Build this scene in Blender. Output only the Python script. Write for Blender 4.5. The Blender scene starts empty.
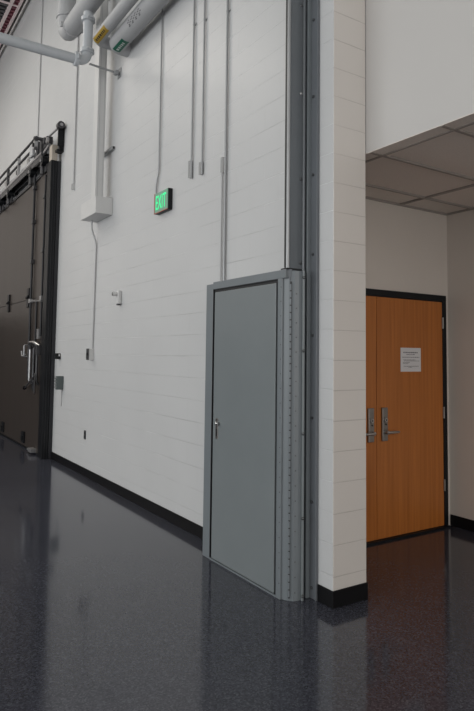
import bpy, bmesh, math, random
from mathutils import Vector, Matrix
random.seed(4)
scene = bpy.context.scene
COL = scene.collection
PI = math.pi

# ------------------------------------------------------------------ helpers
def box(bm, x0, x1, y0, y1, z0, z1):
    v = [bm.verts.new(p) for p in [(x0,y0,z0),(x1,y0,z0),(x1,y1,z0),(x0,y1,z0),(x0,y0,z1),(x1,y0,z1),(x1,y1,z1),(x0,y1,z1)]]
    for f in [(3,2,1,0),(4,5,6,7),(0,1,5,4),(1,2,6,5),(2,3,7,6),(3,0,4,7)]:
        bm.faces.new([v[i] for i in f])

def frame_of(d):
    d = d.normalized()
    a = Vector((0,0,1)) if abs(d.z) < .9 else Vector((1,0,0))
    u = d.cross(a).normalized(); return u, d.cross(u).normalized()

def tube(bm, pts, r, n=12, cap=True):
    pts = [Vector(p) for p in pts]
    if not isinstance(r, (list, tuple)): r = [r]*len(pts)
    rings = []; u = None
    for i, p in enumerate(pts):
        if i == 0: d = pts[1]-pts[0]
        elif i == len(pts)-1: d = pts[-1]-pts[-2]
        else: d = (pts[i+1]-p).normalized() + (p-pts[i-1]).normalized()
        d.normalize()
        if u is None: u, w = frame_of(d)
        else:
            u = (u - d*u.dot(d)).normalized(); w = d.cross(u)
        rings.append([bm.verts.new(p + (u*math.cos(2*PI*k/n) + w*math.sin(2*PI*k/n))*r[i]) for k in range(n)])
    for a, b in zip(rings, rings[1:]):
        for k in range(n):
            bm.faces.new((a[k], a[(k+1)%n], b[(k+1)%n], b[k]))
    if cap:
        bm.faces.new(rings[0][::-1]); bm.faces.new(rings[-1])

def bend(pts, rad, n=6):
    """polyline with its corners rounded"""
    pts = [Vector(p) for p in pts]; out = [pts[0]]
    for a, b, c in zip(pts, pts[1:], pts[2:]):
        d1 = (a-b).normalized(); d2 = (c-b).normalized()
        r = min(rad, (a-b).length*.49, (c-b).length*.49)
        p0 = b+d1*r; p2 = b+d2*r
        for k in range(n+1):
            t = k/n; out.append(p0*(1-t)**2 + b*2*t*(1-t) + p2*t*t)
    out.append(pts[-1]); return out

def prism(bm, poly, z0, z1):
    lo = [bm.verts.new((x,y,z0)) for x,y in poly]; hi = [bm.verts.new((x,y,z1)) for x,y in poly]
    n = len(poly)
    for k in range(n):
        bm.faces.new((lo[k], lo[(k+1)%n], hi[(k+1)%n], hi[k]))
    bm.faces.new(lo[::-1]); bm.faces.new(hi)

def dome(bm, c, axis, r, h, n=10, rings=4):
    c = Vector(c); axis = Vector(axis).normalized(); u, w = frame_of(axis); prev = None
    for i in range(rings):
        t = i/rings*PI/2; rr = r*math.cos(t); hh = h*math.sin(t)
        ring = [bm.verts.new(c+axis*hh+(u*math.cos(2*PI*k/n)+w*math.sin(2*PI*k/n))*rr) for k in range(n)]
        if prev:
            for k in range(n): bm.faces.new((prev[k], prev[(k+1)%n], ring[(k+1)%n], ring[k]))
        else: bm.faces.new(ring[::-1])
        prev = ring
    top = bm.verts.new(c+axis*h)
    for k in range(n): bm.faces.new((prev[k], prev[(k+1)%n], top))

def B(): return bmesh.new()

def world_loc(o):
    p = Vector((0,0,0))
    while o is not None: p += o.location; o = o.parent
    return p

def obj(name, bm, mat, parent=None, bevel=0, smooth=None, label=None):
    bmesh.ops.recalc_face_normals(bm, faces=bm.faces)
    cs = [v.co for v in bm.verts]
    if parent is None:
        o0 = Vector(((min(c.x for c in cs)+max(c.x for c in cs))/2, (min(c.y for c in cs)+max(c.y for c in cs))/2, min(c.z for c in cs)))
    else:
        o0 = world_loc(parent)
    bmesh.ops.translate(bm, verts=bm.verts, vec=-o0)
    me = bpy.data.meshes.new(name); bm.to_mesh(me); bm.free()
    if smooth is not None:
        for p in me.polygons: p.use_smooth = True
        try: me.set_sharp_from_angle(angle=math.radians(smooth))
        except Exception: pass
    o = bpy.data.objects.new(name, me); COL.objects.link(o)
    if isinstance(mat, (list, tuple)):
        for m in mat: me.materials.append(m)
    else: me.materials.append(mat)
    if parent is None: o.location = o0
    else: o.parent = parent
    if bevel:
        b = o.modifiers.new('bevel', 'BEVEL'); b.width = bevel; b.segments = 2; b.limit_method = 'ANGLE'
    if label: o['label'] = label
    return o

def tag(o, label, cat, group=None, kind=None):
    o['label'] = label; o['category'] = cat
    if group: o['group'] = group
    if kind: o['kind'] = kind
    return o

def thing(name, loc, label, cat, group=None, kind=None):
    o = bpy.data.objects.new(name, None); COL.objects.link(o); o.location = loc
    o.empty_display_size = .1
    return tag(o, label, cat, group, kind)

def copy_tree(o, delta):
    r = o.copy(); COL.objects.link(r); r.location = o.location + Vector(delta)
    for ch in o.children:
        c = ch.copy(); COL.objects.link(c); c.parent = r
        for g in ch.children:
            d = g.copy(); COL.objects.link(d); d.parent = c
    return r

# ------------------------------------------------------------------ materials
def base_mat(name):
    m = bpy.data.materials.new(name); m.use_nodes = True
    nt = m.node_tree; return m, nt, nt.nodes['Principled BSDF']

def mat(name, col, rough=.5, metal=0, var=.06, scale=6, spec=.5, bump=0, bscale=60, stretch=(1,1,1)):
    m, nt, p = base_mat(name)
    p.inputs['Roughness'].default_value = rough; p.inputs['Metallic'].default_value = metal
    p.inputs['Specular IOR Level'].default_value = spec
    tc = nt.nodes.new('ShaderNodeTexCoord'); mp = nt.nodes.new('ShaderNodeMapping'); mp.inputs['Scale'].default_value = stretch
    nt.links.new(tc.outputs['Object'], mp.inputs['Vector'])
    nz = nt.nodes.new('ShaderNodeTexNoise'); nz.inputs['Scale'].default_value = scale; nz.inputs['Detail'].default_value = 4
    nt.links.new(mp.outputs['Vector'], nz.inputs['Vector'])
    cr = nt.nodes.new('ShaderNodeValToRGB')
    cr.color_ramp.elements[0].position = .3; cr.color_ramp.elements[1].position = .7
    cr.color_ramp.elements[0].color = tuple(c*(1-var) for c in col)+(1,)
    cr.color_ramp.elements[1].color = tuple(min(1,c*(1+var)) for c in col)+(1,)
    nt.links.new(nz.outputs['Fac'], cr.inputs['Fac']); nt.links.new(cr.outputs['Color'], p.inputs['Base Color'])
    if bump:
        n2 = nt.nodes.new('ShaderNodeTexNoise'); n2.inputs['Scale'].default_value = bscale
        nt.links.new(mp.outputs['Vector'], n2.inputs['Vector'])
        b = nt.nodes.new('ShaderNodeBump'); b.inputs['Strength'].default_value = bump; b.inputs['Distance'].default_value = .01
        nt.links.new(n2.outputs['Fac'], b.inputs['Height']); nt.links.new(b.outputs['Normal'], p.inputs['Normal'])
    return m

def block_mat(name, col, joint, vertical=True, rough=.42):
    m, nt, p = base_mat(name); L = nt.links.new
    uv = nt.nodes.new('ShaderNodeUVMap'); uv.uv_map = 'UVMap'
    def bricks(width, size):
        br = nt.nodes.new('ShaderNodeTexBrick'); br.offset = .5
        br.inputs['Scale'].default_value = 1; br.inputs['Brick Width'].default_value = width; br.inputs['Row Height'].default_value = .2032
        br.inputs['Mortar Size'].default_value = size; br.inputs['Mortar Smooth'].default_value = .35; br.inputs['Bias'].default_value = 0
        L(uv.outputs['UV'], br.inputs['Vector']); return br.outputs['Fac']
    fac = bricks(80, .0036)                      # bed joints
    tc = nt.nodes.new('ShaderNodeTexCoord')
    if vertical:                                 # head joints are filled with paint and much fainter
        k = nt.nodes.new('ShaderNodeMath'); k.operation = 'MULTIPLY'; k.inputs[1].default_value = .30; L(bricks(.4064, .004), k.inputs[0])
        mxm = nt.nodes.new('ShaderNodeMath'); mxm.operation = 'MAXIMUM'; L(fac, mxm.inputs[0]); L(k.outputs[0], mxm.inputs[1]); fac = mxm.outputs[0]
    # joints vary along the wall: a noise mask fades some of them
    n3 = nt.nodes.new('ShaderNodeTexNoise'); n3.inputs['Scale'].default_value = 2.2; L(tc.outputs['Object'], n3.inputs['Vector'])
    m3 = nt.nodes.new('ShaderNodeMapRange'); m3.inputs['From Min'].default_value = .3; m3.inputs['From Max'].default_value = .7; m3.inputs['To Min'].default_value = .10 if vertical else .75; L(n3.outputs['Fac'], m3.inputs['Value'])
    k2 = nt.nodes.new('ShaderNodeMath'); k2.operation = 'MULTIPLY'; L(fac, k2.inputs[0]); L(m3.outputs['Result'], k2.inputs[1]); fac = k2.outputs[0]
    nz = nt.nodes.new('ShaderNodeTexNoise'); nz.inputs['Scale'].default_value = 1.3; nz.inputs['Detail'].default_value = 5
    L(tc.outputs['Object'], nz.inputs['Vector'])
    cr = nt.nodes.new('ShaderNodeValToRGB'); cr.color_ramp.elements[0].position = .25; cr.color_ramp.elements[1].position = .75
    cr.color_ramp.elements[0].color = tuple(c*.97 for c in col)+(1,); cr.color_ramp.elements[1].color = tuple(c*1.02 for c in col)+(1,)
    L(nz.outputs['Fac'], cr.inputs['Fac'])
    mx = nt.nodes.new('ShaderNodeMix'); mx.data_type = 'RGBA'; 
    jr = nt.nodes.new('ShaderNodeValToRGB'); jr.color_ramp.elements[0].position = .42; jr.color_ramp.elements[1].position = .62  # lighter ramp end paints in the glints on glossy joint edges
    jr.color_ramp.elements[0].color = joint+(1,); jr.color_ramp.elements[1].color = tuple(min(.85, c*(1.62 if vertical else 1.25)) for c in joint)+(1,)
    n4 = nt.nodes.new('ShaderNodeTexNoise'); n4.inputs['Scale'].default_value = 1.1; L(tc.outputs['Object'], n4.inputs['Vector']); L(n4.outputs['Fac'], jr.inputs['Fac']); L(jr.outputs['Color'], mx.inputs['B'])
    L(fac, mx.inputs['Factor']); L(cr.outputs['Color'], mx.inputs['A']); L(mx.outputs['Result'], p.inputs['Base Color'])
    n2 = nt.nodes.new('ShaderNodeTexNoise'); n2.inputs['Scale'].default_value = 55; n2.inputs['Detail'].default_value = 3
    L(tc.outputs['Object'], n2.inputs['Vector'])
    iv = nt.nodes.new('ShaderNodeMath'); iv.operation = 'SUBTRACT'; iv.inputs[0].default_value = 1; L(fac, iv.inputs[1])
    ad = nt.nodes.new('ShaderNodeMath'); ad.operation = 'MULTIPLY_ADD'; ad.inputs[1].default_value = .10; L(n2.outputs['Fac'], ad.inputs[0]); L(iv.outputs[0], ad.inputs[2])
    b = nt.nodes.new('ShaderNodeBump'); b.inputs['Strength'].default_value = .7 if vertical else .5; b.inputs['Distance'].default_value = .005
    L(ad.outputs[0], b.inputs['Height']); L(b.outputs['Normal'], p.inputs['Normal'])
    p.inputs['Roughness'].default_value = rough
    return m

def floor_mat():
    m, nt, p = base_mat('polished_dark_terrazzo'); L = nt.links.new
    tc = nt.nodes.new('ShaderNodeTexCoord')
    vo = nt.nodes.new('ShaderNodeTexVoronoi'); vo.inputs['Scale'].default_value = 120
    L(tc.outputs['Object'], vo.inputs['Vector'])
    cr = nt.nodes.new('ShaderNodeValToRGB'); cr.color_ramp.interpolation = 'CONSTANT'
    e = cr.color_ramp.elements; e[0].position = 0; e[0].color = FLOOR_A; e[1].position = .3; e[1].color = FLOOR_B
    a = e.new(.66); a.color = FLOOR_C; a = e.new(.90); a.color = FLOOR_D
    sp = nt.nodes.new('ShaderNodeSeparateColor'); L(vo.outputs['Color'], sp.inputs['Color']); L(sp.outputs['Red'], cr.inputs['Fac'])
    nz = nt.nodes.new('ShaderNodeTexNoise'); nz.inputs['Scale'].default_value = .8; nz.inputs['Detail'].default_value = 6
    L(tc.outputs['Object'], nz.inputs['Vector'])
    mr = nt.nodes.new('ShaderNodeMapRange'); mr.inputs['To Min'].default_value = .8; mr.inputs['To Max'].default_value = 1.2; L(nz.outputs['Fac'], mr.inputs['Value'])
    mx = nt.nodes.new('ShaderNodeMix'); mx.data_type = 'RGBA'; mx.blend_type = 'MULTIPLY'; mx.inputs['Factor'].default_value = 1
    L(cr.outputs['Color'], mx.inputs['A']); L(mr.outputs['Result'], mx.inputs['B']); L(mx.outputs['Result'], p.inputs['Base Color'])
    r2 = nt.nodes.new('ShaderNodeMapRange'); r2.inputs['To Min'].default_value = .07; r2.inputs['To Max'].default_value = .14; L(nz.outputs['Fac'], r2.inputs['Value'])
    L(r2.outputs['Result'], p.inputs['Roughness'])
    p.inputs['Specular IOR Level'].default_value = .52
    return m
FLOOR_A=(.034,.036,.047,1); FLOOR_B=(.046,.048,.063,1); FLOOR_C=(.060,.063,.081,1); FLOOR_D=(.078,.082,.100,1)

def wood_mat():
    m, nt, p = base_mat('orange_brown_wood_veneer'); L = nt.links.new
    tc = nt.nodes.new('ShaderNodeTexCoord'); mp = nt.nodes.new('ShaderNodeMapping'); mp.inputs['Scale'].default_value = (30,30,.8)
    L(tc.outputs['Object'], mp.inputs['Vector'])
    nz = nt.nodes.new('ShaderNodeTexNoise'); nz.inputs['Scale'].default_value = 1; nz.inputs['Detail'].default_value = 5; nz.inputs['Distortion'].default_value = .4
    L(mp.outputs['Vector'], nz.inputs['Vector'])
    cr = nt.nodes.new('ShaderNodeValToRGB'); e = cr.color_ramp.elements
    e[0].position = .3; e[0].color = (.36,.112,.020,1); e[1].position = .72; e[1].color = (.50,.170,.034,1)
    L(nz.outputs['Fac'], cr.inputs['Fac']); L(cr.outputs['Color'], p.inputs['Base Color'])
    p.inputs['Roughness'].default_value = .42
    return m

def emit(name, col, s):
    m, nt, p = base_mat(name)
    p.inputs['Base Color'].default_value = col+(1,); p.inputs['Emission Color'].default_value = col+(1,); p.inputs['Emission Strength'].default_value = s
    return m

M = dict(
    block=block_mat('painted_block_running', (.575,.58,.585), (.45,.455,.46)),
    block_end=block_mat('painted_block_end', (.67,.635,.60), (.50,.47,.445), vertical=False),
    gyp=mat('white_gypsum_paint', (.58,.565,.55), .6, var=.015, scale=1.5),
    gyp_tan=mat('warm_gypsum_paint', (.64,.59,.54), .6, var=.02, scale=1.5),
    tile=mat('ceiling_tile', (.74,.68,.63), .9, var=.05, scale=90),
    grid=mat('ceiling_tee', (.33,.30,.275), .5, var=.02),
    deck=mat('roof_deck_paint', (.58,.60,.57), .7, var=.05),
    base=mat('black_rubber_base', (.006,.006,.007), .4, var=.1, spec=.2),
    floor=floor_mat(), wood=wood_mat(),
    steel=mat('grey_painted_steel', (.185,.208,.218), .34, var=.03, scale=3),
    steel_d=mat('grey_painted_steel_frame', (.170,.192,.208), .36, var=.03, scale=3),
    guide=mat('grey_guide_steel', (.15,.165,.18), .25, metal=.25, var=.05, scale=5),
    plate=mat('grey_wall_plate', (.145,.158,.175), .4, var=.04, scale=3),
    dark=mat('dark_slot', (.012,.013,.015), .5, var=.1),
    bolt=mat('bolt_dark_zinc', (.10,.105,.11), .35, metal=.7),
    brown=mat('dark_brown_door_paint', (.040,.032,.028), .38, var=.12, scale=1.0, spec=.4, stretch=(3,3,.25)),
    black=mat('black_painted_steel', (.007,.008,.010), .4, var=.1, spec=.25),
    edge=mat('charcoal_steel', (.026,.027,.031), .4, metal=.1, spec=.3),
    zinc=mat('zinc_steel', (.42,.42,.43), .35, metal=.8, var=.12, scale=20),
    gunm=mat('dull_dark_steel', (.075,.075,.08), .4, metal=.5, var=.15, scale=12),
    tan=mat('bare_tan_plate', (.45,.40,.34), .6),
    chrome=mat('satin_chrome', (.50,.50,.50), .28, metal=1, var=.05),
    satin=mat('satin_nickel_dark', (.30,.29,.28), .33, metal=1, var=.05),
    pipe=mat('pale_blue_grey_pipe_paint', (.50,.525,.55), .4, var=.03),
    ins=mat('pale_grey_pipe_jacket', (.44,.445,.455), .6, var=.04),
    cond=mat('painted_conduit', (.47,.475,.48), .45, var=.04),
    condg=mat('galvanised_conduit', (.36,.37,.38), .4, metal=.5, var=.06),
    whitebox=mat('white_box_paint', (.62,.62,.615), .45, var=.02),
    yellow=mat('yellow_label', (.42,.27,.03), .5, var=.04),
    green=mat('green_label', (.012,.13,.08), .5, var=.04),
    ink=mat('label_ink', (.02,.02,.022), .6),
    paleink=mat('label_white_ink', (.55,.6,.58), .6),
    paper=mat('white_notice_paper', (.66,.65,.66), .7, var=.01),
    print_=mat('grey_print', (.17,.17,.18), .7),
    green_grey=mat('grey_green_control_box', (.085,.105,.105), .45),
    exit_face=emit('exit_face', (.16,.30,.22), .25),
    exit_on=emit('exit_letters', (.03,.70,.26), .85),
    red=mat('red_trim', (.45,.10,.09), .5),
    maroon=mat('maroon_slats', (.17,.04,.06), .6),
    pinkgrey=mat('pinkish_grey_frame', (.78,.66,.66), .6),
    lamp=emit('lamp_lens', (1,.97,.92), 6),
)

# ------------------------------------------------------------------ the setting
WX = 2.756            # face of the block wall
bm = B(); box(bm, -12, 5.28, -8, 18, -.1, 0)
tag(obj('floor', bm, M['floor']), 'polished dark blue-grey speckled floor reflecting the walls', 'floor', kind='structure')

def block_wall(name, x0, x1, y0, y1, z0, z1):
    bm = B(); box(bm, x0, x1, y0, y1, z0, z1)
    bmesh.ops.recalc_face_normals(bm, faces=bm.faces)
    uvl = bm.loops.layers.uv.new('UVMap')
    for f in bm.faces:
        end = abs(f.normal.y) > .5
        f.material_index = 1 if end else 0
        for l in f.loops:
            c = l.vert.co
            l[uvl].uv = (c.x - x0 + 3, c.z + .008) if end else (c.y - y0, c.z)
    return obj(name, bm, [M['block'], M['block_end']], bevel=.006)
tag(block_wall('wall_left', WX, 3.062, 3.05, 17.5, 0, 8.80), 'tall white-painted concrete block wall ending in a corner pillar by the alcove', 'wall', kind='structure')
bm = B(); box(bm, 3.066, 3.25, -5, 3.93, 3.10, 8.75)
tag(obj('wall_upper', bm, M['gyp']), 'smooth white upper wall above the alcove opening', 'wall', kind='structure')
bm = B(); box(bm, 3.066, 5.28, 3.93, 4.1, 0, 3.3)
tag(obj('wall_back', bm, M['gyp_tan']), 'shaded alcove wall holding the wooden door', 'wall', kind='structure')
bm = B(); box(bm, 5.085, 5.28, -5, 3.93, 0, 3.3)
tag(obj('wall_right', bm, M['gyp_tan']), 'shaded tan side wall of the alcove at the right edge', 'wall', kind='structure')
bm = B(); box(bm, -12, 2.756, 17.5, 17.7, 0, 8.84)  # unseen end wall, added to give the dark sliding door its reflection
tag(obj('wall_front', bm, mat('far_wall_paint', (.75,.71,.68), .7)), 'unseen grey end wall of the hall, added for the dark sliding door to reflect', 'wall', kind='structure')
bm = B(); box(bm, -12, 2.756, 17.46, 17.499, 0, 2.6); obj('dark_reflection_strip', bm, mat('dark_reflection_strip_paint', (.03,.028,.027), .6), bpy.data.objects['wall_front'])  # unseen dark strip added to darken the sliding door's lower reflection
# alcove ceiling with its tee grid
bm = B(); box(bm, 3.25, 5.085, -5, 3.93, 3.105, 3.16); box(bm, 3.066, 3.25, -5, 3.93, 3.095, 3.0999)
ceil = tag(obj('ceiling', bm, M['tile']), 'low suspended tile ceiling over the alcove', 'ceiling', kind='structure')
bm = B()
for y in [2.40 - .61*k for k in range(-2, 12)]:
    box(bm, 3.068, 5.083, y-.012, y+.012, 3.090, 3.106)
for x in (3.19, 4.38):
    box(bm, x-.012, x+.012, -5, 3.928, 3.0895, 3.106)
box(bm, 5.063, 5.083, -5, 3.93, 3.088, 3.106); box(bm, 3.088, 5.07, 3.908, 3.929, 3.088, 3.106)
obj('ceiling_grid', bm, M['grid'], ceil)
# roof deck over the hall
bm = B(); box(bm, -12, 5.28, -8, 18, 8.84, 9.0)
for k in range(100):
    y = -8 + .26*k
    box(bm, -12, 2.75, y, y+.12, 8.79, 8.845)
tag(obj('ceiling', bm, M['deck']), 'high ribbed roof deck at the top left', 'ceiling', kind='structure')
bm = B(); box(bm, 2.69, 2.756, -5, 16.5, 8.66, 8.76); box(bm, 2.69, 2.70, -5, 16.5, 8.60, 8.70)
tag(obj('trim_1', bm, M['gyp'], bevel=.004), 'pale edge angle along the top of the block wall under the roof', 'trim', kind='structure')
# black bases
def baseboard(name, x0, x1, y0, y1, label):
    bm = B(); box(bm, x0, x1, y0, y1, 0, .108)
    tag(obj(name, bm, M['base'], bevel=.004), label, 'baseboard', kind='structure')
baseboard('baseboard_left', WX-.010, WX, 4.42, 9.54, 'black rubber base along the block wall left of the grey door')
bm = B(); prism(bm, [(WX-.010,3.195),(WX-.010,3.04),(3.066,3.04),(3.066,3.05),(WX,3.05),(WX,3.195)], 0, .112)
tag(obj('baseboard_pillar', bm, M['base'], bevel=.004), 'black rubber base wrapped around the block pillar corner', 'baseboard', kind='structure')
baseboard('baseboard_right', 5.075, 5.085, -5, 3.92, 'black rubber base along the alcove side wall')

# ------------------------------------------------------------------ grey swing door in its box frame
FX = 2.541
d1 = thing('door_1', (2.65, 3.86, 0), 'flush grey steel door in a projecting grey box frame against the block wall', 'door', kind='structure')
bm = B()
box(bm, FX, WX-.001, 4.285, 4.392, 0, 2.232)      # left stile
box(bm, FX, WX-.001, 3.305, 4.285, 2.185, 2.246)  # head
box(bm, FX, WX-.001, 3.337, 3.390, 0, 2.185)      # right stile
obj('box_frame', bm, M['steel_d'], d1, bevel=.003)
bm = B(); box(bm, FX+.014, FX+.03, 3.386, 4.2855, .004, 2.1855); box(bm, FX+.003, FX+.02, 4.281, 4.2856, .004, 2.185); box(bm, FX+.003, FX+.02, 3.386, 4.285, 2.181, 2.1856)
obj('door_gap', bm, M['dark'], d1, label='black shadow gap around the grey door leaf')
bm = B(); box(bm, FX+.002, FX+.025, 3.414, 4.256, .018, 2.158)
leaf = obj('door_leaf', bm, M['steel'], d1, bevel=.003)
bm = B(); box(bm, FX-.001, FX+.03, 3.386, 4.285, .001, .012)
obj('sill', bm, M['steel_d'], d1)
PF = FX+.002
bm = B(); box(bm, PF-.004, PF, 4.175, 4.212, .970, 1.132)
fp = obj('flush_pull', bm, M['satin'], d1, bevel=.0015, label='satin metal lock plate')
bm = B(); tube(bm, [(PF-.003,4.165,1.095),(PF-.026,4.165,1.095)], .010); dome(bm, (PF-.024,4.165,1.095), (-1,0,0), .016, .012)
obj('knob', bm, M['chrome'], fp, smooth=40)
bm = B(); box(bm, PF-.0052, PF-.004, 4.187, 4.200, .99, 1.05)
obj('keyhole_slot', bm, M['dark'], fp)
# continuous hinge at the frame's right edge: stepped leaf, and the knuckle row
bm = B(); prism(bm, [(2.556,3.338),(2.575,3.30),(2.60,3.272),(2.63,3.262),(2.666,3.262),(2.666,3.338)], 0, 2.236)
obj('hinge_leaf', bm, M['steel_d'], d1, bevel=.002)
bm = B(); tube(bm, [(2.5795,3.291,.02),(2.5795,3.291,2.16)], .0062, 8); obj('hinge_pin', bm, M['dark'], d1)
bm = B()
n = 42
for k in range(n):
    z = .03 + k*2.12/n
    tube(bm, [(2.577,3.288,z),(2.577,3.288,z+2.12/n-.009)], .0075, 10)
obj('hinge_knuckles', bm, M['steel_d'], d1, smooth=40)
bm = B()
for k in range(n*2//2):
    z = .03 + k*2.12/n + 2.12/n*.5
    if k % 2: dome(bm, (2.552, 3.348, z), (-1,0,0), .0045, .003, 8, 2) if False else dome(bm, (FX, 3.352, z), (-1,0,0), .0045, .003, 8, 2)
    else: dome(bm, (2.612, 3.2675, z), (-.4,-1,0), .0045, .003, 8, 2)
obj('rivets', bm, M['bolt'], d1)

# ------------------------------------------------------------------ tall door guide above and beside it
gd = thing('door_guide', (2.66, 3.28, 0), 'tall grey steel guide track rising beside the grey door up the pillar', 'guide track')
def zb(poly, z0, z1, name, m, bev=.002, **k):
    bm = B(); prism(bm, poly, z0, z1); return obj(name, bm, m, gd, bevel=bev, **k)
TOP = 5.2
# upper channel: dark front slot, rounded nose, side web
zb([(2.566,3.352),(2.566,3.318),(2.72,3.318),(2.72,3.352)], 2.262, TOP, 'channel_slot', M['dark'], label='dark slot of the guide channel')
bm = B(); tube(bm, [(2.566,3.310,2.256),(2.566,3.310,TOP)], .0125, 12)
obj('channel_nose', bm, M['condg'], gd, smooth=40)  # paler metal than the web paints in the nose's highlight
zb([(2.562,3.3185),(2.572,3.302),(2.685,3.302),(2.685,3.3185)], 2.252, TOP, 'channel_web', M['guide'])
bm = B(); box(bm, 2.548, 2.70, 3.296, 3.366, 2.2465, 2.256)
obj('channel_foot', bm, M['dark'], gd)
bm = B(); bmv = [(2.553,3.318,2.246),(2.585,3.286,2.246),(2.573,3.292,2.165)]
vs = [bm.verts.new(p) for p in bmv]+[bm.verts.new((p[0]+.012,p[1]+.010,p[2])) for p in bmv]
for f in [(0,1,2),(5,4,3),(0,3,4,1),(1,4,5,2),(2,5,3,0)]: bm.faces.new([vs[i] for i in f])
obj('corner_gusset', bm, M['plate'], gd)
# lower bead beside the hinge
bm = B(); tube(bm, [(2.666,3.256,0),(2.666,3.256,2.238)], .0105, 10)
obj('lower_bead', bm, M['steel'], gd, smooth=40)
# bead and grooves the full height
bm = B(); tube(bm, [(2.694,3.296,0),(2.694,3.296,TOP)], .0115, 10)
obj('bead', bm, M['guide'], gd, smooth=40)
zb([(2.684,3.30),(2.684,3.312),(2.75,3.312),(2.75,3.282),(2.722,3.282),(2.722,3.30)], 0, TOP, 'groove_backing', M['plate'])
zb([(2.708,3.281),(2.708,3.268),(2.748,3.268),(2.748,3.281)], 0, TOP, 'rail_lip', M['steel_d'])
# plate bolted flat to the wall
zb([(2.740,3.284),(2.740,3.196),(2.7558,3.196),(2.7558,3.284)], 0, TOP, 'wall_plate', M['plate'])
zb([(2.732,3.202),(2.732,3.196),(2.740,3.196),(2.740,3.202)], 0, TOP, 'plate_return', M['plate'])
for k in range(9):
    z = .073 + k*.572
    bm = B(); tube(bm, [(2.7405,3.244,z),(2.734,3.244,z)], .011, 6); dome(bm, (2.734,3.244,z), (-1,0,0), .007, .004, 8, 2)
    obj('bolt', bm, M['bolt'], gd)
for z in (.03,.543,1.111,1.679,2.19):
    bm = B(); dome(bm, (2.662,3.247,z), (-.5,-1,0), .012, .009, 10, 3); obj('bolt', bm, M['bolt'], gd)
for z in (2.30,2.903,3.532,4.19,4.80):
    bm = B(); dome(bm, (2.672,3.302,z), (0,-1,0), .012, .008, 10, 3); obj('bolt', bm, M['zinc'] if z==3.532 else M['bolt'], gd)

# ------------------------------------------------------------------ wooden double door in the alcove
DY = 3.93
d2 = thing('door_2', (4.5, DY, 0), 'orange-brown wooden double door in a black frame inside the alcove', 'door', kind='structure')
bm = B()
box(bm, 3.066, 5.024, DY-.03, DY-.001, 2.20, 2.26)
box(bm, 4.966, 5.024, DY-.03, DY-.001, 0, 2.20)
box(bm, 3.066, 3.12, DY-.03, DY-.001, 0, 2.20)
obj('door_frame', bm, M['black'], d2, bevel=.003, label='black steel door frame')
bm = B(); box(bm, 3.12, 4.966, DY-.012, DY-.001, 0.0, 2.2); obj('door_gap', bm, M['dark'], d2)
bm = B(); box(bm, 4.050, 4.960, DY-.028, DY-.008, .022, 2.192)
leafR = obj('door_leaf', bm, M['wood'], d2, bevel=.002)
bm = B(); box(bm, 3.126, 4.044, DY-.028, DY-.008, .022, 2.192)
obj('door_leaf', bm, M['wood'], d2, bevel=.002)
bm = B(); box(bm, 3.07, 5.022, DY-.06, DY-.001, 0, .018)
obj('threshold', bm, M['black'], d2, bevel=.003)
for z in (.40, 1.10, 1.98):
    bm = B()
    box(bm, 4.954, 4.974, DY-.0335, DY-.0275, z-.05, z+.06)
    tube(bm, [(4.963,DY-.037,z-.05),(4.963,DY-.037,z+.06)], .008, 10)
    obj('hinge', bm, M['satin'], d2)
def lockset(x, side, lever=True):
    y = DY-.028
    bm = B(); box(bm, x-.034, x+.034, y-.022, y, .885, 1.185)
    pl = obj('lock_plate', bm, M['satin'], d2, bevel=.004, label='satin metal lock plate')
    bm = B(); tube(bm, [(x,y-.020,1.075),(x,y-.036,1.075)], .019, 16); obj('lock_cylinder', bm, M['chrome'], pl, smooth=40)
    bm = B(); tube(bm, [(x,y-.036,1.075),(x,y-.038,1.075)], .008, 10); obj('keyhole', bm, M['dark'], pl)
    bm = B(); tube(bm, [(x,y-.0221,1.04),(x+.01,y-.026,1.03)], .006, 8); obj('privacy_button', bm, M['dark'], pl)
    bm = B()
    tube(bm, [(x,y-.018,.965),(x,y-.062,.965)], .017, 14)
    tube(bm, bend([(x-.01*side,y-.056,.965),(x+.04*side,y-.060,.965),(x+.15*side,y-.050,.962)], .02), [.013]*8+[.010], 12) if lever else None
    obj('lever', bm, M['chrome'], pl, smooth=40)
lockset(4.134, 1)
lockset(3.960, -1)
# notice taped on the door
y0 = DY-.0288
nt_ = thing('notice', (4.502, y0, 1.51), 'white printed paper notice taped to the wooden door', 'notice')
bm = B(); box(bm, 4.360, 4.640, y0-.0015, y0-.0001, 1.508, 1.732); obj('paper_sheet', bm, M['paper'], nt_)
bm = B()
def words(bm, xa, xb, z, h, wmin=.008, wmax=.026, gap=.005):
    x = xa
    while x < xb-.004:
        w = min(random.uniform(wmin, wmax), xb-x)
        box(bm, x, x+w, y0-.0022, y0-.0012, z, z+h); x += w+gap
words(bm, 4.397, 4.602, 1.682, .011); words(bm, 4.440, 4.562, 1.665, .007)
obj('printed_heading', bm, M['print_'], nt_)
bm = B()
words(bm, 4.382, 4.617, 1.640, .006)
words(bm, 4.397, 4.562, 1.616, .005); words(bm, 4.407, 4.617, 1.606, .005); words(bm, 4.392, 4.492, 1.592, .005); words(bm, 4.392, 4.462, 1.581, .005)
words(bm, 4.402, 4.607, 1.556, .005); words(bm, 4.467, 4.517, 1.547, .005)
obj('printed_lines', bm, M['print_'], nt_)

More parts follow.
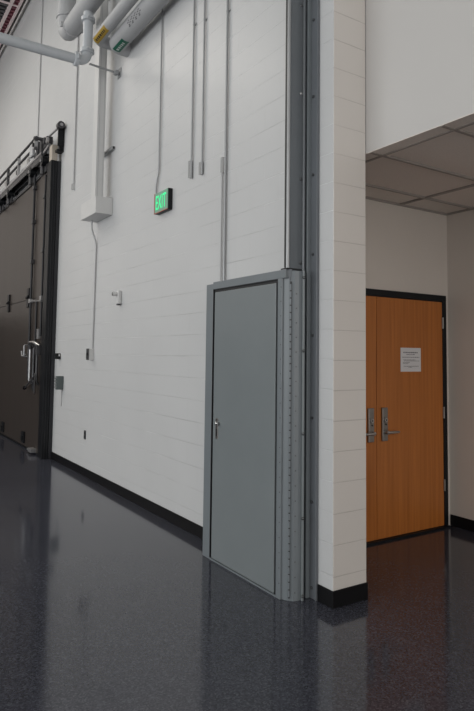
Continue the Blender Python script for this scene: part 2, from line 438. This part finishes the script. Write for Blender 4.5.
# ------------------------------------------------------------------ dark sliding door on the left
LX = 2.655
d3 = thing('door_3', (LX, 12.0, 0), 'huge dark brown steel sliding door at the left edge with latch rods', 'door', kind='structure')
bm = B(); box(bm, LX, LX+.07, 9.80, 15.6, 2.562, 4.63); obj('upper_panel', bm, M['brown'], d3, bevel=.004)
bm = B(); box(bm, LX, LX+.07, 9.80, 15.6, .03, 2.552); obj('lower_panel', bm, M['brown'], d3, bevel=.004)
bm = B(); box(bm, LX+.01, LX+.06, 9.80, 15.6, 2.55, 2.565); obj('panel_seam', bm, M['dark'], d3)
bm = B(); box(bm, LX-.012, LX+.06, 9.80, 15.6, 0.002, .03); obj('bottom_seal', bm, M['black'], d3)
bm = B(); box(bm, LX-.02, LX+.05, 9.80, 15.6, 4.61, 4.66); obj('top_edge', bm, M['edge'], d3)
bm = B(); box(bm, LX-.015, LX+.02, 9.80, 10.25, .03, 4.6); obj('edge_stile', bm, M['brown'], d3, bevel=.003)
for y, z in [(12.33,2.60),(10.80,2.60),(13.9,2.60)]:
    bm = B(); box(bm, LX-.03, LX-.001, y-.07, y+.07, z+.03, z+.16); box(bm, LX-.03, LX-.001, y-.07, y+.07, z-.18, z-.03)
    tube(bm, [(LX-.028,y-.06,z),(LX-.028,y+.06,z)], .03, 10); obj('seam_hinge', bm, M['black'], d3, bevel=.003)
for y in (12.44, 10.83, 13.95):
    bm = B(); box(bm, LX-.03, LX-.001, y-.09, y+.09, .08, .27); box(bm, LX-.05, LX-.029, y-.05, y+.05, .12, .2); obj('bottom_guide_block', bm, M['black'], d3, bevel=.003)
def rod(name, y, z0, z1, r, m, x=LX-.03):
    bm = B(); tube(bm, [(x,y,z0),(x,y,z1)], r, 10)
    o = obj(name, bm, m, d3, smooth=40)
    return o
r1 = rod('latch_rod', 10.57, 1.2, 4.98, .020, M['edge'])
r2 = rod('latch_rod', 9.87, 1.9, 4.56, .016, M['edge'])
r3 = rod('latch_rod', 10.18, 1.0, 2.5, .014, M['edge'])
for r_, y, zs in ((r1,10.57,(2.52,3.2,3.9,4.5)),(r2,9.87,(2.52,3.3,4.2))):
    for z in zs:
        bm = B(); box(bm, LX-.06, LX+.0, y-.05, y+.05, z-.035, z+.035); obj('rod_guide', bm, M['gunm'] if z!=2.52 else M['zinc'], r_, bevel=.003)
bm = B(); tube(bm, [(LX-.03,9.85,2.47),(LX-.03,10.6,2.52)], .012, 8); obj('tie_bar', bm, M['zinc'], d3)
# latch mechanism
bm = B(); box(bm, LX-.012, LX+.002, 9.99, 10.42, 1.02, 1.80); mech = obj('latch_plate', bm, M['edge'], d3, bevel=.004)
for y in (10.36, 10.12, 9.92):
    bm = B(); tube(bm, bend([(LX-.02,y,1.12),(LX-.06,y,1.16),(LX-.06,y,1.70),(LX-.02,y,1.74)], .05), .022, 10); obj('latch_tube', bm, M['zinc'] if y==10.36 else M['gunm'], mech, smooth=40)
bm = B(); tube(bm, bend([(LX-.05,10.36,1.70),(LX-.09,10.30,1.80),(LX-.09,10.00,1.80),(LX-.04,9.86,1.74)], .06), .03, 10); obj('latch_crank', bm, M['chrome'], mech, smooth=40)
bm = B(); tube(bm, [(LX-.06,10.62,1.04),(LX-.09,9.92,1.26)], .016, 8); tube(bm, [(LX-.06,10.00,.98),(LX-.11,9.82,1.30)], .014, 8); obj('pull_bar', bm, M['chrome'], mech, smooth=40)
bm = B(); dome(bm, (LX-.055,10.66,1.03), (-.3,1,-.2), .035, .05); obj('pull_bar_grip', bm, M['black'], mech, smooth=40)
bm = B(); box(bm, LX-.012, LX, 10.60, 10.74, 1.48, 1.86)
hp = obj('hand_pull', bm, M['zinc'], d3, bevel=.003, label='bright metal hand pull')
bm = B(); tube(bm, bend([(LX-.01,10.67,1.76),(LX-.09,10.67,1.76),(LX-.09,10.67,1.56),(LX-.01,10.67,1.56)], .03), .014, 8); tube(bm, bend([(LX-.06,10.68,1.60),(LX-.08,10.84,1.56),(LX-.08,10.86,1.66)], .05), .014, 8); obj('grip', bm, M['zinc'], hp, smooth=40)
bm = B(); box(bm, LX-.06, LX-.014, 9.92, 10.02, 1.86, 2.02); obj('latch_keeper', bm, M['zinc'], d3, bevel=.004)
bm = B(); box(bm, LX-.10, LX-.014, 9.80, 9.90, 1.60, 1.76); obj('latch_stop', bm, M['gunm'], d3, bevel=.004)
bm = B(); box(bm, LX-.10, LX-.01, 9.96, 10.14, .03, .09); tube(bm,[(LX-.06,10.3,.045),(LX-.06,10.02,.045)],.02,8); obj('floor_bolt', bm, M['zinc'], d3, bevel=.003)
for y in (12.35, 13.1, 10.62, 9.86):
    bm = B(); box(bm, LX-.05, LX-.02, y-.06, y+.06, 4.60, 4.82)
    hg = obj('hanger', bm, M['gunm'], d3, bevel=.003)
    bm = B(); tube(bm, [(LX-.12,y,4.78),(LX-.01,y,4.78)], .085, 16); obj('hanger_wheel', bm, M['black'], hg, smooth=40)
    bm = B(); tube(bm, [(LX-.135,y,4.78),(LX-.12,y,4.78)], .03, 10); obj('axle_nut', bm, M['zinc'], hg)
    bm = B(); tube(bm, [(LX-.07,y+.09,4.58),(LX-.07,y+.09,4.78)], .035, 10); obj('adjuster', bm, M['gunm'], hg)
# the post it closes against
jp = thing('trim_2', (2.66, 9.54, 0), 'black steel door post between the dark sliding door and the block wall', 'door post', kind='structure')
bm = B(); box(bm, 2.595, 2.70, 9.48, 9.70, 0, 4.70); obj('post', bm, M['black'], jp, bevel=.006)
bm = B(); box(bm, 2.70, WX-.001, 9.47, 9.64, 0, 4.70); obj('post_flange', bm, M['edge'], jp, bevel=.004)
bm = B(); box(bm, 2.632, 2.640, 9.473, 9.482, 0, 4.7); box(bm, 2.672, 2.678, 9.473, 9.482, 0, 4.7); obj('post_ribs', bm, M['edge'], jp)
bm = B(); box(bm, 2.60, 2.69, 9.47, 9.62, 4.70, 4.95); obj('top_block', bm, M['tan'], jp, bevel=.004, label='bare tan block on top of the black post')
# overhead track with its brackets
tr = thing('overhead_track', (2.66, 12.0, 4.95), 'dark steel overhead track carrying the dark sliding door', 'door track')
bm = B(); box(bm, LX-.11, LX-.095, 9.90, 15.8, 4.80, 4.93); box(bm, LX-.11, LX+.02, 9.90, 15.8, 4.915, 4.93); box(bm, LX+.005, LX+.02, 9.90, 15.8, 4.80, 4.93)
obj('track_channel', bm, M['gunm'], tr, bevel=.003)
bm = B(); box(bm, LX-.118, LX-.11, 9.90, 15.8, 4.90, 4.935); obj('track_lip', bm, M['zinc'], tr)
bm = B(); box(bm, LX-.02, WX-.03, 10.0, 15.8, 4.93, 5.10); obj('track_header', bm, M['ins'], tr, label='pale header strip behind the rods')
for z, x in ((5.31,2.56),(5.18,2.58)):
    bm = B(); tube(bm, [(x,10.3,z),(x,15.8,z)], .022, 10); obj('drive_rod', bm, M['edge'], tr, smooth=40)
for y in (11.6, 12.5, 13.5, 14.6):
    bm = B(); box(bm, LX-.09, WX-.001, y-.05, y+.05, 4.93, 4.96); box(bm, WX-.02, WX-.001, y-.08, y+.08, 4.80, 5.33); box(bm, 2.55, 2.60, y-.02, y+.02, 4.95, 5.32)
    obj('track_bracket', bm, M['zinc'] if y in (11.6,13.5) else M['gunm'], tr, bevel=.003)
bm = B(); box(bm, 2.58, 2.75, 10.06, 10.16, 4.75, 5.22); box(bm, 2.44, 2.74, 9.97, 10.05, 5.165, 5.205); box(bm, 2.45, 2.50, 9.98, 10.04, 5.0, 5.17); box(bm, 2.58, 2.74, 10.28, 10.40, 4.95, 5.24); box(bm, 2.55, 2.70, 10.20, 10.42, 4.93, 5.04)
op = obj('drive_bracket', bm, M['gunm'], tr, bevel=.006)
bm = B(); tube(bm, [(2.44,10.00,5.06),(2.49,10.00,5.06)], .075, 18); obj('sprocket', bm, M['zinc'], op, smooth=40)
bm = B(); tube(bm, [(2.42,10.0,5.06),(2.44,10.0,5.06)], .035, 12); obj('sprocket_hub', bm, M['dark'], op)
bm = B(); box(bm, 2.51, 2.56, 10.36, 10.56, 5.00, 5.22); obj('cover_plate', bm, M['ins'], op, bevel=.01, label='pale cover plate on the drive bracket')
bm = B(); box(bm, 2.55, 2.62, 10.02, 10.28, 4.78, 4.90); obj('lower_bracket', bm, M['black'], op, bevel=.004)
bm = B(); box(bm, 2.56, 2.66, 9.66, 9.84, 4.98, 5.14); tube(bm, [(2.53,9.75,5.08),(2.57,9.75,5.08)], .055, 14); obj('chain_tensioner', bm, M['gunm'], tr, bevel=.004)
bm = B(); tube(bm, [(2.545,9.62,5.05),(2.58,9.62,5.05)], .05, 14); obj('tensioner_wheel', bm, M['zinc'], tr, smooth=40)
bm = B(); tube(bm, [(2.58,9.75,5.12),(2.66,9.38,5.20)], .018, 8); obj('strut', bm, M['zinc'], tr)
bm = B(); tube(bm, [(2.58,10.3,4.84),(2.60,9.62,4.98)], .03, 8); obj('brace', bm, M['zinc'], tr)
bm = B(); box(bm,2.69,2.755,9.36,9.44,4.84,5.26); box(bm,2.65,2.72,9.33,9.36,4.90,5.20); box(bm,2.65,2.755,9.36,9.5,4.82,4.86)
pb = obj('pulley_bracket', bm, M['black'], tr, bevel=.004)
bm = B(); tube(bm, [(2.675,9.26,5.22),(2.675,9.36,5.22)], .058, 18); obj('pulley', bm, M['gunm'], pb, smooth=40)
bm = B(); tube(bm, [(2.675,9.245,5.22),(2.675,9.26,5.22)], .025, 12); obj('pulley_pin', bm, M['zinc'], pb)

# ------------------------------------------------------------------ pipes at the top left
PY, PX, PZ = 7.05, 2.325, 5.222
sp = thing('sprinkler_pipe', (PX, PY, PZ), 'pale blue-grey pipe crossing at top left and turning up at an elbow', 'pipe')
bm = B(); tube(bm, bend([(-6,PY,PZ),(PX,PY,PZ),(PX,PY,5.849)], .13, 8), .060, 20); obj('pipe_run', bm, M['pipe'], sp, smooth=50)
def coupling(c, ax, parent, m, r=.086, w=.06):
    c = Vector(c); ax = Vector(ax); bm = B()
    tube(bm, [c-ax*w/2, c-ax*w*.35, c+ax*w*.35, c+ax*w/2], [r*.86,r,r,r*.86], 18)
    u, v = frame_of(ax)
    for s in (1,-1):
        q = c+u*s*(r+.008)
        tube(bm, [q-v*.035, q+v*.035], .014, 8)
    o = obj('coupling', bm, m, parent, smooth=40); return o
coupling((PX-.135,PY,PZ), (1,0,0), sp, M['pipe']); coupling((PX,PY,PZ+.135), (0,0,1), sp, M['pipe'])
coupling((PX,PY,5.76), (0,0,1), sp, M['pipe']); coupling((-.2,PY,PZ), (1,0,0), sp, M['pipe'])
bm = B(); tube(bm, [(PX+.03,PY,PZ-.015),(WX-.02,PY,PZ-.035)], .013, 10); br_ = obj('sway_brace', bm, M['condg'], sp, smooth=40)
bm = B(); box(bm, WX-.012, WX+.0002, PY-.05, PY+.05, PZ-.09, PZ+.03); tube(bm, [(WX-.05,PY-.03,PZ-.035),(WX-.05,PY+.03,PZ-.035)], .03, 10); obj('brace_anchor', bm, M['condg'], br_, bevel=.003)

CX, CY, CZ = PX, 7.976, 5.972
cp = thing('insulated_pipe', (CX, CY, CZ), 'fat grey insulated pipe with a bend behind the blue-grey riser', 'pipe')
bm = B(); tube(bm, bend([(CX,CY+.0,8.7),(CX,CY,CZ),(CX,-5,CZ)], .21, 8), .121, 24); obj('pipe_jacket', bm, M['ins'], cp, smooth=50)
coupling((CX,CY,CZ+.26), (0,0,1), cp, M['ins'], .136, .05); coupling((CX,CY-.27,CZ), (0,1,0), cp, M['ins'], .136, .05)
def wall_pipe(x, yend, z, r, name, label, lab, labspec, m):
    t = thing(name, (x, yend, z), label, 'pipe')
    bm = B(); tube(bm, bend([(WX-.002,yend,z),(x,yend,z),(x,-5,z)], r*1.6, 8), r, 24); obj('pipe_jacket', bm, m, t, smooth=50)
    ya, yb, a0, a1, lm, im = labspec
    bm = B(); n = 10; R = r+.0015
    ring = []
    for k in range(n+1):
        a = a0+(a1-a0)*k/n
        ring.append([bm.verts.new((x+math.cos(a)*R, y, z+math.sin(a)*R)) for y in (ya, yb)])
    for p, q in zip(ring, ring[1:]): bm.faces.new((p[0],p[1],q[1],q[0]))
    lb = obj('pipe_label', bm, M[lm], t, smooth=50, label=lab)
    bm = B(); R = r+.003; y = yb+.05; am = a0+(a1-a0)*.35; aw = (a1-a0)*.3
    while y < ya-.05:
        w = random.uniform(.02,.04)
        v = [bm.verts.new((x+math.cos(a)*R, yy, z+math.sin(a)*R)) for a, yy in ((am,y),(am+aw,y),(am+aw,y+w),(am,y+w))]
        bm.faces.new(v); y += w+.015
    obj('label_marks', bm, M[im], lb)
    return t
wall_pipe(2.42, 6.98, 5.50, .070, 'labelled_pipe', 'slim grey ceiling pipe wearing a yellow label, next to the blue-grey riser', 'yellow pipe label with dark lettering', (6.93, 6.56, PI*1.10, PI*1.5, 'yellow', 'ink'), M['ins'])
wp2 = wall_pipe(2.60, 6.79, 5.41, .105, 'labelled_pipe', 'thick grey ceiling pipe wearing a green label, beside the block wall', 'green pipe label with pale lettering', (6.75, 6.46, PI*1.30, PI*1.60, 'green', 'paleink'), M['ins'])
bm = B(); R=.107
for y, a in ((6.15,PI*1.05),(6.06,PI*1.05),(5.97,PI*1.05),(5.88,PI*1.05)):
    for k in range(5):
        aa = a+k*.13; yy = y+.03*math.sin(k*2.2)
        v = [bm.verts.new((2.60+math.cos(q)*R, w, 5.41+math.sin(q)*R)) for q, w in ((aa,yy),(aa+.11,yy),(aa+.11,yy+.035),(aa,yy+.035))]
        bm.faces.new(v)
obj('stencil_marks', bm, M['print_'], wp2)

# linear vent under the roof
lv = thing('linear_vent', (2.35, 13, 8.6), 'long pinkish ceiling grille with dark maroon slats at the top left corner', 'vent')
bm = B(); box(bm, 2.14, 2.18, 11, 16.4, 8.66, 8.79); box(bm, 2.44, 2.50, 11, 16.4, 8.66, 8.79); box(bm, 2.60, 2.65, 11, 16.4, 8.66, 8.79)
for y in (11, 12.35, 13.7, 15.05, 16.36): box(bm, 2.18, 2.60, y, y+.05, 8.67, 8.785)
obj('grille_frame', bm, M['pinkgrey'], lv)
bm = B()
for k in range(38):
    y = 11.03+k*.14; box(bm, 2.50, 2.60, y+.02, y+.10, 8.68, 8.76)
obj('slat_panel', bm, M['maroon'], lv, label='dark maroon slats')
bm = B()
for k in range(38):
    y = 11.03+k*.14; box(bm, 2.18, 2.44, y+.03, y+.10, 8.69, 8.76)
obj('slat_panel', bm, M['gunm'], lv, label='grey slats')

# ------------------------------------------------------------------ wall raceway, trough, conduits
rw = thing('cable_raceway', (2.66, 7.4, 3.4), 'pale square vertical raceway dropping into a trough box on the block wall', 'raceway')
bm = B(); box(bm, 2.534, WX-.001, 7.178, 7.746, 3.395, 3.61); tb = obj('trough_box', bm, M['whitebox'], rw, bevel=.004)
bm = B(); box(bm, 2.548, 2.655, 7.25, 7.40, 3.61, 8.6); obj('raceway_duct', bm, M['whitebox'], rw, bevel=.003)
bm = B(); box(bm, 2.572, 2.578, 7.246, 7.251, 3.61, 8.6); box(bm, 2.635, 2.640, 7.246, 7.251, 3.61, 8.6); obj('raceway_seam', bm, M['cond'], rw)
for z in (4.25, 6.4):
    bm = B(); box(bm, WX-.042, WX-.001, 7.14, 7.62, z-.02, z+.022); box(bm, 2.56, WX-.03, 7.402, 7.416, z-.02, z+.02)
    sb = obj('strut_channel', bm, M['condg'], rw, bevel=.003)
    bm = B(); box(bm, WX-.034, WX-.009, 7.136, 7.142, z-.013, z+.015); obj('strut_opening', bm, M['dark'], sb)

def conduit(y, z0, z1, label, jog=None, box_spec=None, r=.011, straps=(), m='cond', x=WX-.018, group='thin conduits on the block wall'):
    t = thing('conduit', (WX, y, z0), label, 'conduit', group)
    pts = [(x,y,z1)] + (jog or []) + ([(x,y,z0)] if not jog else [])
    bm = B(); tube(bm, bend(pts, .05), r, 10); obj('tube', bm, M[m], t, smooth=50)
    if box_spec:
        ya, yb, za, zb_, d = box_spec
        bm = B(); box(bm, WX-d, WX+.0002, ya, yb, za, zb_); jb = obj('junction_box', bm, M['whitebox'], t, bevel=.003)
        bm = B(); box(bm, WX-d-.004, WX-d, ya+.003, yb-.003, za+.003, zb_-.003); obj('cover', bm, M['condg'], jb, bevel=.001)
    for z in straps:
        bm = B(); box(bm, WX-.004, WX+.0002, y-.028, y+.010, z-.009, z+.009); tube(bm, [(x,y,z-.008),(x,y,z+.008)], r+.002, 10)
        obj('strap', bm, M['condg'], t)
    return t
conduit(5.80, 3.40, 8.785, 'thin grey conduit running down to the green exit sign', jog=[(WX-.018,5.80,3.60),(WX-.018,5.86,3.47),(WX-.018,5.86,3.36),(WX-.03,5.75,3.3525)], r=.009, m='condg')
conduit(5.065, 3.35, 8.785, 'left one of the close pair of conduits ending in small boxes', box_spec=(5.076,5.108,3.36,3.53,.03), straps=(4.9,), m='condg', r=.0095)
conduit(4.855, 3.34, 8.785, 'right one of the close pair of conduits ending in small boxes', box_spec=(4.866,4.894,3.34,3.46,.03), straps=(4.85,), m='condg', r=.0095)
conduit(4.435, 2.25, 8.785, 'thick conduit running down to the top of the grey door', straps=(4.73,), r=.011, m='condg')
conduit(4.490, 2.25, 3.28, 'short conduit dropping from a small box to the grey door top', box_spec=(4.475,4.505,3.26,3.40,.025), r=.008)
conduit(10.95, 5.34, 8.65, 'thin conduit dropping to the drive end of the overhead door track', r=.013)
conduit(8.75, 4.10, 8.785, 'thin conduit ending in a small box left of the raceway', box_spec=(8.735,8.775,4.07,4.16,.04), r=.012)
t = thing('conduit', (WX, 7.73, 1.7), 'thin conduit jogging from the trough box down to a switch box', 'conduit', 'thin conduits on the block wall')
bm = B(); tube(bm, bend([(2.66,7.665,3.396),(2.66,7.665,3.28),(WX-.016,7.70,3.12),(WX-.016,7.735,1.70)], .06), .011, 10); obj('tube', bm, M['cond'], t, smooth=50)

sw = thing('switch_box', (WX, 7.74, 1.55), 'small white surface switch box with grey cover at the foot of a conduit', 'switch')
bm = B(); box(bm, WX-.07, WX+.0002, 7.705, 7.77, 1.55, 1.70); obj('back_box', bm, M['whitebox'], sw, bevel=.004)
bm = B(); box(bm, WX-.076, WX-.07, 7.70, 7.80, 1.55, 1.70); cvp = obj('cover_plate', bm, M['gunm'], sw, bevel=.002)
bm = B(); box(bm, WX-.086, WX-.076, 7.74, 7.756, 1.61, 1.645); obj('toggle', bm, M['dark'], cvp)

se = thing('wall_camera', (WX, 6.83, 2.22), 'small white wall device with a round knob, lower left of the exit sign', 'sensor')
bm = B(); box(bm, WX-.05, WX+.0002, 6.79, 6.86, 2.235, 2.40); obj('housing', bm, M['whitebox'], se, bevel=.012)
bm = B(); tube(bm, [(WX-.045,6.83,2.36),(WX-.10,6.84,2.355)], [.022,.030], 14); hd = obj('swivel_head', bm, M['whitebox'], se, smooth=40)
bm = B(); tube(bm, [(WX-.10,6.84,2.355),(WX-.102,6.84,2.355)], .024, 14); obj('lens', bm, M['gunm'], hd)
bm = B(); box(bm, WX-.045, WX-.015, 6.80, 6.85, 2.22, 2.237); obj('cable_gland', bm, M['gunm'], se)

bbx = thing('door_sensor_box', (WX, 9.2, 1.54), 'small black box on the block wall beside the black door post', 'box')
bm = B(); box(bm, WX-.065, WX+.0002, 9.17, 9.25, 1.54, 1.63); obj('case', bm, M['black'], bbx, bevel=.004)
bm = B(); box(bm, WX-.035, WX-.014, 9.164, 9.1705, 1.585, 1.615); obj('sticker', bm, M['paper'], bbx)

cs = thing('control_station', (WX, 9.0, 1.09), 'grey-green push button station beside the black door post', 'control box')
bm = B(); box(bm, WX-.10, WX+.0002, 8.99, 9.07, 1.09, 1.29); ca = obj('case', bm, M['green_grey'], cs, bevel=.005)
for z in (1.125, 1.17, 1.215, 1.26):
    bm = B(); tube(bm, [(WX-.10,9.03,z),(WX-.12,9.03,z)], .015, 10); obj('push_button', bm, M['zinc'], cs)
bm = B(); tube(bm, [(WX-.012,9.04,1.091),(WX-.012,9.04,.84)], .007, 8); obj('cable', bm, M['cond'], cs)

ou = thing('wall_outlet', (WX, 7.96, .48), 'small dark outlet plate low on the block wall', 'outlet')
bm = B(); box(bm, WX-.008, WX+.0002, 7.925, 7.995, .485, .60); pl = obj('face_plate', bm, M['gunm'], ou, bevel=.002)
for z in (.52, .565):
    bm = B(); tube(bm, [(WX-.008,7.96,z),(WX-.011,7.96,z)], .013, 12); obj('receptacle', bm, M['dark'], pl)

# exit sign
EX = 2.700
ex = thing('exit_sign', (2.73, 5.652, 3.13), 'glowing green exit sign in a black case on the block wall', 'sign')
bm = B(); box(bm, EX+.006, WX+.0002, 5.492, 5.812, 3.130, 3.352); obj('case', bm, M['black'], ex, bevel=.004)
bm = B(); box(bm, EX, EX+.006, 5.498, 5.806, 3.136, 3.346); fc = obj('face', bm, M['exit_face'], ex)
bm = B()
box(bm, EX-.003, EX+.002, 5.492, 5.812, 3.130, 3.137); box(bm, EX-.003, EX+.002, 5.802, 5.812, 3.130, 3.352)
obj('face_trim', bm, M['red'], ex, label='thin red line along the sign edge')
cu = bpy.data.curves.new('exit_text', 'FONT'); cu.body = 'EXIT'; cu.size = .20; cu.extrude = .001; cu.offset = .001; cu.align_x = 'CENTER'; cu.align_y = 'CENTER'; cu.space_character = 1.08
tmp = bpy.data.objects.new('tmp', cu); COL.objects.link(tmp)
dg = bpy.context.evaluated_depsgraph_get()
me = bpy.data.meshes.new_from_object(tmp.evaluated_get(dg)); bpy.data.objects.remove(tmp); bpy.data.curves.remove(cu)
# text reads left to right towards smaller y, facing -x
xs = [v.co.x for v in me.vertices]; ys = [v.co.y for v in me.vertices]
sx = .240/(max(xs)-min(xs)); sy = .148/(max(ys)-min(ys)); mx_ = (max(xs)+min(xs))/2; my_ = (max(ys)+min(ys))/2
o0 = world_loc(fc)
for v in me.vertices:
    x, y, z = v.co
    v.co = Vector((EX-.0015-z, 5.652-(x-mx_)*sx, 3.241+(y-my_)*sy)) - o0
me.materials.clear(); me.materials.append(M['exit_on'])
lt = bpy.data.objects.new('exit_letters', me); COL.objects.link(lt); lt.parent = fc

# ------------------------------------------------------------------ light
def area(name, loc, rot, sx, sy, e, col=(1,1,1)):
    l = bpy.data.lights.new(name, 'AREA'); l.shape = 'RECTANGLE'; l.size = sx; l.size_y = sy; l.energy = e; l.color = col
    o = bpy.data.objects.new(name, l); COL.objects.link(o); o.location = loc; o.rotation_euler = rot; return o
WARM = (1,.93,.85); COOL = (.86,.92,1)
for x, y, e, c in [(-3.5,2.5,12,COOL),(-1.6,12.0,230,WARM),(-6.5,0,80,WARM),(-6.5,10,80,WARM)]:
    area('high_bay_lamp', (x,y,8.3), (0,0,0), 3.2, 4.5, e, c)
area('rear_fill_light', (1.2,-7.5,3.2), (math.radians(90),0,0), 7.5, 5.5, 205, (1,.94,.89))  # no known window: fill added behind the camera for pillar and alcove
area('side_fill_light', (-10,6,3.2), (math.radians(90),0,math.radians(-90)), 12, 5, 480, (.95,.985,1))  # cool fill added across the hall to brighten the block wall
w = bpy.data.worlds.new('World'); scene.world = w; w.use_nodes = True
bg = w.node_tree.nodes['Background']; bg.inputs['Color'].default_value = (1,.985,.965,1); bg.inputs['Strength'].default_value = .85

# ------------------------------------------------------------------ camera
cam = bpy.data.cameras.new('camera'); co = bpy.data.objects.new('camera', cam); COL.objects.link(co)
f, cx, cy = 601.545, 232.829, 313.153
yaw, pit, rol = math.radians(32.592), math.radians(3.907), math.radians(.7412)
F = Vector((math.sin(yaw)*math.cos(pit), math.cos(yaw)*math.cos(pit), math.sin(pit)))
R = Vector((math.cos(yaw), -math.sin(yaw), 0)); U = R.cross(F)
R2 = R*math.cos(rol)+U*math.sin(rol); U2 = -R*math.sin(rol)+U*math.cos(rol)
co.matrix_world = Matrix(((R2.x,U2.x,-F.x,0),(R2.y,U2.y,-F.y,0),(R2.z,U2.z,-F.z,1.65),(0,0,0,1)))
cam.sensor_fit = 'VERTICAL'; cam.sensor_height = 36; cam.sensor_width = 24
cam.lens = f*36/711
cam.shift_x = (237-cx)/711; cam.shift_y = (cy-355.5)/711
cam.clip_end = 200
scene.camera = co
scene.view_settings.view_transform = 'Standard'
scene.view_settings.exposure = 0
